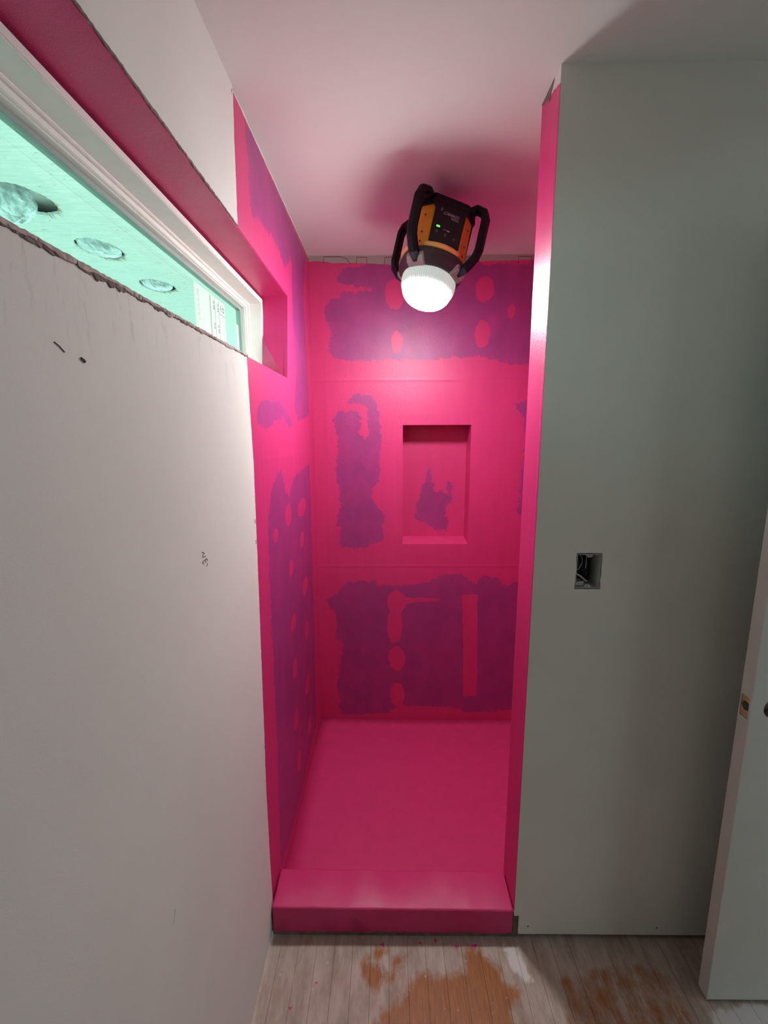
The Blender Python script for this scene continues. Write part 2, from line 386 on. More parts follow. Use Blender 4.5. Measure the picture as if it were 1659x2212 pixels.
FLOOR_BARE = [[(-0.085, 1.131), (-0.064, 1.121), (-0.01, 1.116), (-0.004, 1.086), (-0.026, 1.057), (-0.043, 1.047), (-0.067, 1.076), (-0.08, 1.09)], [(-0.065, 1.142), (-0.038, 1.158), (-0.01, 1.161), (-0.007, 1.147), (-0.028, 1.137), (-0.055, 1.131)], [(0.015, 1.137), (0.045, 1.142), (0.044, 1.121), (0.026, 1.101), (0.026, 1.081), (0.005, 1.076), (0.011, 1.106)], [(0.054, 1.062), (0.091, 1.096), (0.143, 1.092), (0.226, 1.097), (0.244, 1.165), (0.289, 1.174), (0.305, 1.134), (0.335, 1.108), (0.339, 1.079), (0.376, 1.064), (0.372, 1.032), (0.341, 1.001), (0.361, 0.976), (0.376, 0.936), (0.335, 0.884), (0.274, 0.898), (0.203, 0.842), (0.134, 0.868), (0.073, 0.828), (-0.003, 0.86), (-0.06, 0.917), (-0.046, 0.965), (-0.014, 1.007), (0.03, 1.03)]]
FLOOR_SHADEBARE = [[(0.517, 1.075), (0.646, 1.105), (0.791, 1.122), (0.823, 1.077), (0.831, 1.026), (0.833, 0.963), (0.817, 0.909), (0.7, 0.859), (0.593, 0.886), (0.513, 0.907), (0.5, 0.961)]]
FLOOR_WHITE = [[(0.36, 1.174), (0.394, 1.175), (0.436, 1.074), (0.403, 1.079), (0.372, 1.113)], [(0.895, 1.006), (1.003, 1.029), (1.077, 1.026), (1.132, 0.997), (1.14, 0.913), (1.021, 0.823), (0.936, 0.854), (0.821, 0.793), (0.846, 0.885), (0.898, 0.984)]]

# ------------------------------------------------------------------ dimensions (metres; x right, y into the shower, z up)
XL, YF, XJ, YB, TW, CE = -0.3786, 1.1953, 0.4004, 2.3136, 0.133, 2.44
XR_SHOWER, XR_ROOM, Y_ROOM = 1.15, 1.78, -1.7
SILL, HEAD, WY0, WY1 = 1.81, 2.118, -0.06, 1.775

# ------------------------------------------------------------------ left wall (grey board in the room, membrane in the shower, window opening)
def lpos(U, V):
    w = np.exp(-((U-WY1)/.09)**2) * np.clip((V-1.964)/.154, -1, 1)
    top = (np.abs(V-CE) < 1e-4) & (U > 1.25)
    return np.full(U.shape, XL), U+.028*w, V-np.where(top, .0045+.002*np.sin(U*41)+.0015*np.sin(U*97), 0)
u = np.concatenate([axis_coords(Y_ROOM, 0.9, .05, [WY0]), axis_coords(.9, YB+.012, .012, [WY1])[1:]])
v = axis_coords(0.006, CE, .013, [SILL, HEAD])
ez = np.array([q[1] for q in LEFT_EDGE])[::-1]; ey = np.array([q[0] for q in LEFT_EDGE])[::-1]
def l_paint(U, V):
    return np.minimum(U-np.interp(V, ez, ey), (CE-.010)-V)
def l_thin(U, V):
    d = union(*[sd_poly(U, V, q) for q in LEFT_THIN])
    for b in LEFT_BLOBS: d = np.minimum(d, -3*sd_ell(U, V, *b))
    return d
def l_grime(U, V):
    return np.clip(1-np.abs(SILL-V)/.13, 0, 1)*(V < SILL+.01) + .8*np.clip(1-np.abs(U-np.interp(V, ez, ey))/.03, 0, 1)
def l_relief(U, V):
    return np.exp(-((V-1.52)/.006)**2)*(U > 1.3) + np.exp(-((U-YB+.10)/.012)**2) + .6*np.exp(-((U-1.36)/.006)**2)
wall_left = grid_wall('wall_left', u, v, lpos, [(WY0, WY1, SILL, HEAD)], dict(paint=l_paint, thin=l_thin, grime=l_grime, relief=l_relief),
                      M['left'], .0127, (1, 0, 0))
tag(wall_left, 'long left wall, grey drywall turning to pink membrane in the shower', kind='structure')

box('top_plate', -.50, XL-.0135, 1.2, YB+.012, CE-.045, CE-.0005, M['darkwood'], wall_left)
# window reveals: head, far jamb, near jamb and sill boards coated with membrane
XW = -0.56
def prism(name, vs8, mat, parent=None):
    return mesh_obj(name, vs8, [(0, 1, 2, 3), (7, 6, 5, 4), (0, 4, 5, 1), (1, 5, 6, 2), (2, 6, 7, 3), (3, 7, 4, 0)], mat, parent)
xi = XL-.0125
head = prism('head_reveal', [(XL-.001, WY0+.001, HEAD-.003), (XW, WY0+.001, HEAD-.018), (XW, WY1+.1, HEAD-.018), (XL-.001, WY1+.024, HEAD-.003),
                             (XL-.001, WY0+.001, HEAD-.0006), (XW, WY0+.001, HEAD+.04), (XW, WY1+.1, HEAD+.04), (XL-.001, WY1+.024, HEAD-.0006)], M['membrane'], wall_left)
jamb_r = prism('jamb_reveal', [(xi, WY1-.027, SILL), (xi, WY1+.027, HEAD), (XW, WY1+.020, HEAD), (XW, WY1+.014, SILL),
                               (xi, WY1+.09, SILL), (xi, WY1+.09, HEAD), (XW, WY1+.09, HEAD), (XW, WY1+.09, SILL)], M['membrane'], wall_left)
box('jamb_reveal', XW, xi, WY0-.05, WY0, SILL, HEAD, M['membrane'], wall_left)
box('sill_board', XW, xi, WY0-.1, WY1+.1, SILL-.045, SILL-.004, M['membrane'], wall_left)
# raw edge left by the torn drywall along the sill
def ragged_strip(name, y0, y1, zf, depth, mat, parent, xoff=.0, step=.006, seed=1):
    rnd = random.Random(seed); n = int((y1-y0)/step); V_, F_ = [], []
    x0, x1 = XL+.0002+xoff, XL+.0014+xoff
    lo = 0
    for i in range(n+1):
        y = y0+(y1-y0)*i/n
        lo = .65*lo+.35*rnd.uniform(.15, 1.)
        if rnd.random() < .10: lo = min(1.15, lo+.3)
        zt = zf(y)+rnd.uniform(-.0008, .0008); zb = zf(y)-depth(y)*lo
        j = rnd.uniform(-.0004, .0006)
        V_ += [(x0, y, zt), (x1+j, y, zt), (x1+j*1.5, y, zb), (x0, y, zb-.0006)]
    for i in range(n):
        a = 4*i
        for k in range(4):
            F_.append((a+k, a+(k+1) % 4, a+4+(k+1) % 4, a+4+k))
    F_ += [(3, 2, 1, 0), (4*n, 4*n+1, 4*n+2, 4*n+3)]
    return mesh_obj(name, V_, F_, mat, parent)
ragged_strip('torn_paper_edge', .05, 1.262, lambda y: SILL+.002, lambda y: .014*max(.4, 1-(y-.3)/1.1), M['paper'], wall_left, step=.0035, seed=3)
ragged_strip('gypsum_edge', .05, 1.262, lambda y: SILL+.0035, lambda y: .008, M['gypsum'], wall_left, xoff=.0006, seed=5)
ragged_strip('torn_paper_edge', .05, 1.235, lambda y: HEAD+.0035, lambda y: .006, M['paper'], wall_left, seed=8)

# pencil scribbles and scuffs on the grey board
def wall_stroke(name, pts, r, mat, parent=wall_left):
    bm = bmesh.new(); tube(bm, [(XL+.0004, y, z) for y, z in pts], r, 5, up=Vector((1, 0, 0)))
    return bm_obj(name, bm, mat, parent)
wall_stroke('pencil_letter', [(.880, 1.3675), (.886, 1.3665), (.891, 1.3625), (.8825, 1.3598), (.8815, 1.3572), (.8975, 1.3552)], .0006, M['pencil'])
wall_stroke('pencil_letter', [(.904, 1.3435), (.9025, 1.3475), (.899, 1.3495), (.889, 1.3485), (.879, 1.3478), (.8815, 1.3448), (.885, 1.3420)], .0006, M['pencil'])
wall_stroke('pencil_letter', [(.893, 1.3485), (.894, 1.3450), (.8955, 1.3420)], .0005, M['pencil'])
wall_stroke('pencil_letter', [(.9035, 1.3385), (.902, 1.3350), (.898, 1.3325)], .0004, M['pencil'])
wall_stroke('scuff_mark', [(.531, 1.7075), (.538, 1.7045), (.546, 1.699)], .0007, M['pencil'])
wall_stroke('scuff_mark', [(.574, 1.6965), (.5775, 1.6955), (.5805, 1.693)], .0019, M['pencil'])
wall_stroke('scuff_mark', [(.648, .757), (.655, .765), (.659, .776)], .0006, plain('white_scratch', (.8, .8, .8), .7))
for (y, z, s) in [(1.225, .66, .004), (1.222, .60, .004), (1.246, 1.36, .006), (1.246, 1.30, .006), (1.245, 2.425, .004), (1.207, .06, .008), (1.212, .04, .006)]:
    wall_stroke('paper_nick', [(y-.001, z-s), (y, z), (y+.001, z+s)], .0009, M['paper'])

# ------------------------------------------------------------------ window (vinyl frame, sash, glazing, labels)
window = tag(empty('window_1', (XW+.08, .9, SILL)), 'long low white vinyl window high in the left wall', kind='structure')
def ring_frame(name, y0, y1, z0, z1, w, xa, xb, mat, win=0.0, bev=.0015):
    """rectangular frame, width w, from xa (room side) back to xb; win tapers the opening towards the back"""
    V_ = []
    for x, k in ((xa, 0), (xb, win)):
        V_ += [(x, y0, z0), (x, y1, z0), (x, y1, z1), (x, y0, z1)]
        V_ += [(x, y0+w+k, z0+w+k), (x, y1-w-k, z0+w+k), (x, y1-w-k, z1-w-k), (x, y0+w+k, z1-w-k)]
    bm = bmesh.new(); vv = [bm.verts.new(p) for p in V_]
    for i in range(4):
        j = (i+1) % 4
        bm.faces.new((vv[i], vv[j], vv[4+j], vv[4+i])); bm.faces.new((vv[8+i], vv[12+i], vv[12+j], vv[8+j]))
        bm.faces.new((vv[i], vv[8+i], vv[8+j], vv[j])); bm.faces.new((vv[4+i], vv[4+j], vv[12+j], vv[12+i]))
    bmesh.ops.bevel(bm, geom=bm.edges[:], offset=bev, segments=2, affect='EDGES')
    o = bm_obj(name, bm, mat); o.parent = window; o.matrix_parent_inverse = window.matrix_basis.inverted(); return o
WT, WR, WL, WB = HEAD-.018, WY1+.012, WY0+.002, SILL+.012
ring_frame('frame', WL, WR, WB, WT, .016, -.470, -.520, M['vinyl'], .006)
ring_frame('frame_stop', WL+.010, WR-.010, WB+.010, WT-.010, .016, -.514, -.545, M['vinyl'])
ring_frame('sash', WL+.024, WR-.024, WB+.024, WT-.024, .013, -.521, -.550, M['vinyl'])
ring_frame('glazing_bead', WL+.034, WR-.034, WB+.034, WT-.034, .0055, -.527, -.552, M['vinyl'], .001, .0008)
ring_frame('spacer', WL+.0385, WR-.0385, WB+.0385, WT-.0385, .012, -.540, -.556, M['spacer'], .0, .0005)
def wchild(o): o.parent = window; o.matrix_parent_inverse = window.matrix_basis.inverted(); return o
pane = wchild(box('pane', -.5465, -.5435, WL+.04, WR-.04, WB+.04, WT-.04, M['glass']))
lab = wchild(box('paper_label', -.5432, -.5428, 1.340, 1.440, 1.895, 2.0265, M['sticker'])); tag(lab, 'white paper label stuck on the glass')
lab2 = wchild(box('paper_label', -.5432, -.5428, 1.4402, 1.582, 1.895, 2.0265, M['sticker']))
lab3 = wchild(box('paper_label', -.5432, -.5428, 1.692, 1.714, 1.895, 1.992, M['sticker']))
# print on the labels runs sideways: rows of figures, rules and a large letter D
def label_text(s, y, z, size):
    # reading direction downwards (-z), letter tops towards +y
    mtx = Matrix(((0, 0, 1, -.5426), (0, 1, 0, y), (-1, 0, 0, z), (0, 0, 0, 1)))
    o = text_mesh('label_print', s, size, M['ink'], lab2, mtx, .0001)
    o.matrix_parent_inverse = (window.matrix_basis @ lab2.matrix_parent_inverse).inverted() if False else Matrix.Identity(4)
    return o
def lchild(o, p): o.parent = p; o.matrix_parent_inverse = p.matrix_world.inverted(); return o
bpy.context.view_layer.update()
for (s, y, z, size) in [('D', 1.556, 2.012, .024), ('ND', 1.540, 2.016, .014), ('0.25', 1.512, 2.012, .015), ('0.28', 1.478, 2.012, .015), ('0.45', 1.512, 1.948, .015), ('0.2', 1.478, 1.948, .015)]:
    mtx = Matrix(((0, 0, 1, -.5426), (0, 1, 0, y), (-1, 0, 0, z), (0, 0, 0, 1)))
    lchild(text_mesh('label_print', s, size, M['ink'], None, mtx, .0001), lab2)
for y in (1.452, 1.458, 1.492, 1.526):
    lchild(box('printed_rule', -.5429, -.5425, y-.0006, y+.0006, 1.90, 2.022, M['ink']), lab2)
lchild(box('printed_rule', -.5429, -.5425, 1.53, 1.58, 1.985, 1.9862, M['ink']), lab2)
rr = random.Random(4)
for k in range(3):
    z = 2.014
    while z > 1.935:
        L = rr.uniform(.006, .02); lchild(box('printed_line', -.5429, -.5425, 1.360+k*.005, 1.3625+k*.005, max(1.93, z-L), z, M['print']), lab); z -= L+.004
for k in range(2):
    z = 1.975
    while z > 1.91:
        L = rr.uniform(.006, .016); lchild(box('printed_line', -.5429, -.5425, 1.556+k*.008, 1.559+k*.008, max(1.905, z-L), z, M['print']), lab2); z -= L+.004
lchild(box('printed_rule', -.5429, -.5425, 1.700, 1.706, 1.974, 1.984, M['print']), lab3)

# ------------------------------------------------------------------ outside: porch soffit of plywood sheets with three cut-outs, ground
ZS = 2.6
HOLES = [(-1.562, 2.12, .108, .142), (-1.570, 2.645, .105, .145), (-1.570, 3.272, .105, .145)]
soffit = tag(empty('porch_soffit', (-1.5, 2.5, ZS)), 'whitewashed plywood porch soffit seen through the window', kind='structure')
def sheet(x0, x1, y0, y1, hole=None):
    bm = bmesh.new(); g = .0007
    vs_ = [bm.verts.new(q) for q in ((x0+g, y0+g, ZS), (x1-g, y0+g, ZS), (x1-g, y1-g, ZS), (x0+g, y1-g, ZS))]
    es = [bm.edges.new((vs_[i], vs_[(i+1) % 4])) for i in range(4)]
    if hole:
        hv = []
        rnd = random.Random(int(hole[1]*100))
        for i in range(56):
            a = 2*math.pi*i/56; k = 1+rnd.uniform(-.035, .03)
            hv.append(bm.verts.new((hole[0]+hole[2]*k*math.cos(a), hole[1]+hole[3]*k*math.sin(a), ZS)))
        es += [bm.edges.new((hv[i], hv[(i+1) % 56])) for i in range(56)]
        bmesh.ops.triangle_fill(bm, use_beauty=True, edges=es)
    else: bm.faces.new(vs_)
    for f in bm.faces:
        if f.normal.z == 0: f.normal_update()
    r = bmesh.ops.extrude_face_region(bm, geom=bm.faces[:])
    bmesh.ops.translate(bm, vec=(0, 0, .012), verts=[e for e in r['geom'] if isinstance(e, bmesh.types.BMVert)])
    o = bm_obj('plywood_sheet', bm, M['soffit'], soffit); o.matrix_parent_inverse = Matrix.Translation((1.5, -2.5, -ZS)); return o
rows = [-1.2, -.2, .46, 1.10, 1.762, 2.427, 3.02, 3.68, 4.4, 5.1, 5.8, 6.5, 7.2]
for i in range(len(rows)-1):
    y0, y1 = rows[i], rows[i+1]
    sheet(-1.31, -.575, y0, y1)
    hs = [h for h in HOLES if y0 < h[1] < y1]
    sheet(-2.1, -1.31, y0, y1, hs[0] if hs else None)
def schild(o): o.matrix_parent_inverse = Matrix.Translation((1.5, -2.5, -ZS)); return o
schild(box('roof_deck', -2.1, -.575, -1.2, 7.2, ZS+.06, ZS+.10, M['cavity'], soffit))
schild(box('fascia', -2.14, -2.1, -1.2, 7.2, ZS-.06, ZS+.2, M['vinyl'], soffit))
schild(box('end_fascia', -2.14, -.575, 7.2, 7.24, ZS-.06, ZS+.2, M['vinyl'], soffit))
# frayed veneer splinters around the cut-outs
rnd = random.Random(12)
for h in HOLES:
    bm = bmesh.new()
    for k in range(26):
        a = rnd.uniform(-.4, 2.4) if k < 16 else rnd.uniform(0, 6.28)
        L = rnd.uniform(.012, .04); c, s = math.cos(a), math.sin(a)
        p0 = Vector((h[0]+h[2]*c*.97, h[1]+h[3]*s*.97, ZS-.001)); p1 = p0+Vector((c*.3+rnd.uniform(-.2, .2), abs(s)*.9+rnd.uniform(0, .3), -.08))*L
        tube(bm, [p0, (p0+p1)/2, p1], .0014, 4, radii=[1, .8, .3])
    o = bm_obj('splintered_rim', bm, M['rawwood'], soffit); tag(o, kind='stuff'); schild(o)
# crumpled plastic pushed into each cut-out
def crumple(name, cx_, cy_, cz, rx, ry, rz, label, seed):
    bm = bmesh.new(); bmesh.ops.create_icosphere(bm, subdivisions=5, radius=1.0)
    rs = np.random.RandomState(seed); dirs = rs.normal(size=(26, 3)); ph = rs.uniform(0, 6.28, 26)
    fr_ = rs.uniform(5, 22, 26)
    for v_ in bm.verts:
        n = np.array(v_.co); d = 0
        for q in range(26):
            d += abs(math.sin(n @ dirs[q]*fr_[q]*.35+ph[q]))*(1.0/fr_[q])
        k = 1+.42*(d-1.6)/1.6*.5
        v_.co = Vector((cx_+rx*n[0]*k, cy_+ry*n[1]*k, cz+rz*n[2]*k))
    return bm_obj(name, bm, M['plastic'], smooth=False)
bag = crumple('plastic_bag', -1.648, 2.115, ZS-.005, .115, .110, .085, '', 3)
tag(bag, 'crumpled clear plastic hanging half out of the leftmost soffit hole', 'plastic bag', 'crumpled plastic in the soffit holes')
bag = crumple('plastic_bag', -1.570, 2.645, ZS+.012, .100, .138, .030, '', 5)
tag(bag, 'crumpled clear plastic filling the middle soffit hole', 'plastic bag', 'crumpled plastic in the soffit holes')
bag = crumple('plastic_bag', -1.575, 3.27, ZS+.014, .095, .13, .030, '', 9)
tag(bag, 'crumpled clear plastic filling the soffit hole nearest the window label', 'plastic bag', 'crumpled plastic in the soffit holes')
tag(box('ground', -14, XW-.06, -10, 14, -.6, -.5, M['ground']), 'pale ground outside the window', kind='structure')
# outside skin of the house below and above the window
ext = tag(box('wall_exterior', XW-.03, XW-.005, Y_ROOM, 7.2, -.5, SILL-.02, M['vinyl']), 'outer skin of the left wall below the window', kind='structure')
box('upper_skin', XW-.03, XW-.005, Y_ROOM, 7.2, HEAD+.01, ZS, M['vinyl'], ext)
box('end_skin', XW-.03, XW-.005, WY1+.09, 7.2, SILL-.02, HEAD+.01, M['vinyl'], ext)

# ------------------------------------------------------------------ shower back wall with niche
NX0, NX1, NZ0, NZ1, ND = .0745, .4205, 1.028, 1.6465, .130
bt_x = np.array([q[0] for q in BACKTOP]); bt_z = np.array([q[1] for q in BACKTOP])
u = axis_coords(XL, XR_SHOWER, .011, [NX0, NX1]); v = axis_coords(-.03, CE, .011, [NZ0, NZ1])
def b_thin(U, V):
    d = union(*[sd_poly(U, V, q) for q in BACK_THIN])
    for b in BACK_BLOBS: d = np.minimum(d, -3*sd_ell(U, V, *b))
    for q in BACK_STRIPS: d = np.minimum(d, -3*sd_poly(U, V, q))
    return d
def b_relief(U, V):
    r = np.exp(-((V-1.866)/.005)**2)*1.0 + 1.4*np.exp(-((V-.905)/.006)**2) + .5*np.exp(-((V-.86)/.02)**2)
    fr_ = np.maximum(np.abs(U-.2475)-.173, np.abs(V-1.337)-.309)
    return r + 0.4*np.exp(-((fr_-.05)/.012)**2) + .6*np.exp(-((U-XL-.07)/.01)**2)
wall_back = grid_wall('wall_back', u, v, lambda U, V: (U, np.full(U.shape, YB), V), [(NX0, NX1, NZ0, NZ1)],
                      dict(paint=lambda U, V: np.interp(U, bt_x, bt_z)-V, thin=b_thin, relief=b_relief, grime=lambda U, V: U*0), M['back'], .0127, (0, -1, 0))
tag(wall_back, 'pink coated back wall of the shower with purple thin patches', kind='structure')
# niche: five boards behind the opening
nb = YB+ND
u = axis_coords(NX0-.02, NX1+.02, .008, []); v = axis_coords(NZ0-.02, NZ1+.02, .008, [])
grid_wall('niche_back', u, v, lambda U, V: (U, np.full(U.shape, nb), V), [], dict(paint=lambda U, V: U*0+1, thin=lambda U, V: union(*[sd_poly(U, V, q) for q in NICHE_THIN]),
          relief=lambda U, V: U*0, grime=lambda U, V: U*0), M['back'], .012, (0, -1, 0), wall_back)
yi = YB+.0122
box('niche_head', NX0-.02, NX1+.02, yi, nb, NZ1-.001, NZ1+.02, M['membrane'], wall_back)
box('niche_side', NX0-.02, NX0+.0005, yi, nb, NZ0, NZ1, M['membrane'], wall_back)
box('niche_side', NX1-.0005, NX1+.02, yi, nb, NZ0, NZ1, M['membrane'], wall_back)
prism('niche_sill', [(NX0-.02, yi, NZ0-.02), (NX1+.02, yi, NZ0-.02), (NX1+.02, nb, NZ0-.02), (NX0-.02, nb, NZ0-.02),
                     (NX0-.02, yi, NZ0), (NX1+.02, yi, NZ0), (NX1+.02, nb, NZ0+.012), (NX0-.02, nb, NZ0+.012)], M['membrane'], wall_back)
# outlined print on the bare board strip under the ceiling
def print_line(pts):
    bm = bmesh.new(); tube(bm, [(x, YB-.0004, z) for x, z in pts], .0014, 5, up=Vector((0, 1, 0)))
    return bm_obj('printed_letter', bm, M['redink'], wall_back)
print_line([(-.3075, 2.404), (-.307, 2.4345), (-.229, 2.4345), (-.198, 2.4275), (-.181, 2.404)])
print_line([(-.1495, 2.404), (-.150, 2.4315), (-.100, 2.431), (-.100, 2.403)])
print_line([(-.0155, 2.400), (-.015, 2.430), (.035, 2.430), (.035, 2.399)])
for dx in (0, .25):
    print_line([(.37+dx, 2.40), (.37+dx, 2.4305), (.43+dx, 2.4300), (.435+dx, 2.40)])

# ------------------------------------------------------------------ stub wall on the right of the opening
HOLE = (.516, .587, 1.177, 1.2805)
wr = dict()
u = axis_coords(XJ, XR_ROOM, .06, [HOLE[0], HOLE[1], .416]); v = axis_coords(.015, CE, .06, [HOLE[2], HOLE[3], .085])
def rpos(U, V):
    rs = np.random.RandomState(5)
    near = ((np.abs(U-HOLE[0]) < 1e-4) | (np.abs(U-HOLE[1]) < 1e-4)) & (V > HOLE[2]-.001) & (V < HOLE[3]+.001)
    return U+np.where(near, rs.uniform(-.002, .002, U.shape), 0), np.full(U.shape, YF), V
v = np.array(sorted(set(np.round(v, 5)) | set(np.round(np.linspace(HOLE[2], HOLE[3], 9), 5))))
wall_right = grid_wall('wall_right', u, v, rpos, [HOLE, (XJ, .416, 0, .085)], {}, M['board'], .0127, (0, -1, 0))
tag(wall_right, 'grey drywall stub wall to the right of the shower opening', kind='structure')
u = axis_coords(YF+.0008, YF+TW, .01, []); v = axis_coords(.104, CE, .02, [])
ze = lambda U: 2.402+(U-YF)/TW*.036
grid_wall('wall_end_board', u, v, lambda U, V: (np.full(U.shape, XJ-.001), U, V), [],
          dict(paint=lambda U, V: np.minimum(ze(U)-V, .2), thin=lambda U, V: U*0-1, relief=lambda U, V: np.exp(-((U-YF-.008)/.006)**2), grime=lambda U, V: U*0),
          M['jamb'], .0125, (-1, 0, 0), wall_right)
box('shower_side_board', XJ+.012, XR_SHOWER, YF+TW-.0127, YF+TW, .02, CE, M['membrane'], wall_right)
box('sole_plate', .417, XR_ROOM, YF+.024, YF+TW-.014, 0, .038, M['darkwood'], wall_right)
box('end_stud', .414, .452, YF+.0145, YF+TW-.014, .038, CE, M['darkwood'], wall_right)
# torn paper at the top of the wall end, beside the ceiling
bm = bmesh.new(); rnd = random.Random(31); V_ = []
prof_ = [(1.238, .0), (1.250, .012), (1.262, .018), (1.268, .030), (1.274, .020), (1.292, .016), (1.310, .010), (1.327, .002)]
lo = [bm.verts.new((XJ-.0016, y, CE-.001-d)) for y, d in prof_]; hi = [bm.verts.new((XJ-.0016, y, CE-.0008)) for y, d in prof_]
lo2 = [bm.verts.new((XJ-.0024, y, CE-.001-d)) for y, d in prof_]; hi2 = [bm.verts.new((XJ-.0024, y, CE-.0008)) for y, d in prof_]
for i in range(len(prof_)-1):
    bm.faces.new((lo[i], lo[i+1], hi[i+1], hi[i])); bm.faces.new((lo2[i], hi2[i], hi2[i+1], lo2[i+1])); bm.faces.new((lo[i], lo2[i], lo2[i+1], lo[i+1]))
bm_obj('torn_paper_edge', bm, M['paper'], wall_right)
for (x, z) in [(.446, .045), (.857, .043), (1.03, .05)]:
    bm = bmesh.new(); lathe(bm, [(.0022, 0), (.0028, .0008), (.0015, .0014)], 10)
    bmesh.ops.rotate(bm, verts=bm.verts[:], cent=(0, 0, 0), matrix=Matrix.Rotation(math.pi/2, 3, 'X'))
    bmesh.ops.translate(bm, verts=bm.verts[:], vec=(x, YF+.0002, z)); bm_obj('drywall_screw', bm, M['darkwood'], wall_right)

tag(box('wall_shower_right', XR_SHOWER, XR_SHOWER+.0127, YF+.02, YB, 0, CE, M['membrane']), 'pink coated right wall of the shower behind the stub wall', kind='structure')
wall_rr = tag(box('wall_room_right', XR_ROOM, XR_ROOM+.05, Y_ROOM, .20, 0, CE, M['board']), 'right hand wall of the room, open at the doorway', kind='structure')
box('board_over_doorway', XR_ROOM, XR_ROOM+.05, .20, 1.03, 2.05, CE, M['board'], wall_rr)
hall = tag(box('floor_added_hall', XR_ROOM+.05, 2.85, -1.2, 2.4, -.08, 0, M['darkwood']), 'dark floor of the unseen hall added to bring daylight in', kind='structure')  # hall out of view, added so its daylight brightens the room
box('added_hall_wall', 2.85, 2.9, -1.2, 2.4, -.08, CE, M['board'], hall)
box('added_hall_ceiling', XR_ROOM+.05, 2.9, -1.2, 2.4, CE, CE+.03, M['ceiling'], hall)
box('added_hall_inner_wall', XR_ROOM+.05, XR_ROOM+.06, YF+.1, 2.4, 0, CE, M['board'], hall)
box('board_beside_doorway', XR_ROOM, XR_ROOM+.05, 1.03, YF+.1, 0, CE, M['board'], wall_rr)
tag(box('wall_room_rear', XL-.02, XR_ROOM+.05, Y_ROOM-.05, Y_ROOM, 0, CE, M['board']), 'rear wall of the room behind the viewer', kind='structure')
tag(box('ceiling', XL-.02, XR_ROOM+.05, Y_ROOM-.05, YB+.12, CE, CE+.03, M['ceiling']), 'white drywall ceiling', kind='structure')

# ------------------------------------------------------------------ shower pan and curb
bm = bmesh.new()
nx, ny = 24, 18; grid = []
for i in range(nx+1):
    row = []
    for j in range(ny+1):
        x = XL+(XR_SHOWER-XL)*i/nx; y = YF+.11+(YB-YF-.11)*j/ny
        d = math.hypot(x-.38, y-1.85)
        row.append(bm.verts.new((x, y, .006+.022*min(1, d/.9)-.018*min(1, max(0, (y-2.0)/.31)))))
    grid.append(row)
for i in range(nx):
    for j in range(ny): bm.faces.new((grid[i][j], grid[i+1][j], grid[i+1][j+1], grid[i][j+1]))
r = bmesh.ops.extrude_face_region(bm, geom=bm.faces[:])
for e_ in r['geom']:
    if isinstance(e_, bmesh.types.BMVert): e_.co.z = -.03
pan = bm_obj('shower_floor', bm, M['pan'], smooth=True); tag(pan, 'pink coated sloping shower floor', kind='structure')
curb = tag(empty('shower_curb', (0, YF, 0)), 'low pink membrane coated curb across the shower opening', 'curb')
def cchild(o): o.parent = curb; o.matrix_parent_inverse = Matrix.Translation((0, -YF, 0)); return o
bm = bmesh.new(); add_box(bm, XL+.004, XJ-.002, YF-.001, YF+.128, .016, .112, .006, 3)
bmesh.ops.subdivide_edges(bm, edges=[e for e in bm.edges if abs(e.verts[0].co.x-e.verts[1].co.x) > .3], cuts=30)
rnd = random.Random(2)
for v_ in bm.verts:
    if v_.co.z > .06: v_.co.z += -.007*(v_.co.x-XL)/.78 + rnd.uniform(-.0007, .0007) + .004*(v_.co.y-YF)/.128
    else: v_.co.z += rnd.uniform(-.005, .004)
    v_.co.y += rnd.uniform(-.0006, .0006)
cchild(bm_obj('coated_top', bm, M['pan'], smooth=True))
cchild(box('plywood_base', XL+.003, XJ+.012, YF+.004, YF+.126, .0, .020, M['darkwood']))
cchild(box('end_block', XJ-.0015, XJ+.0125, YF+.004, YF+.126, .018, .092, M['darkwood']))

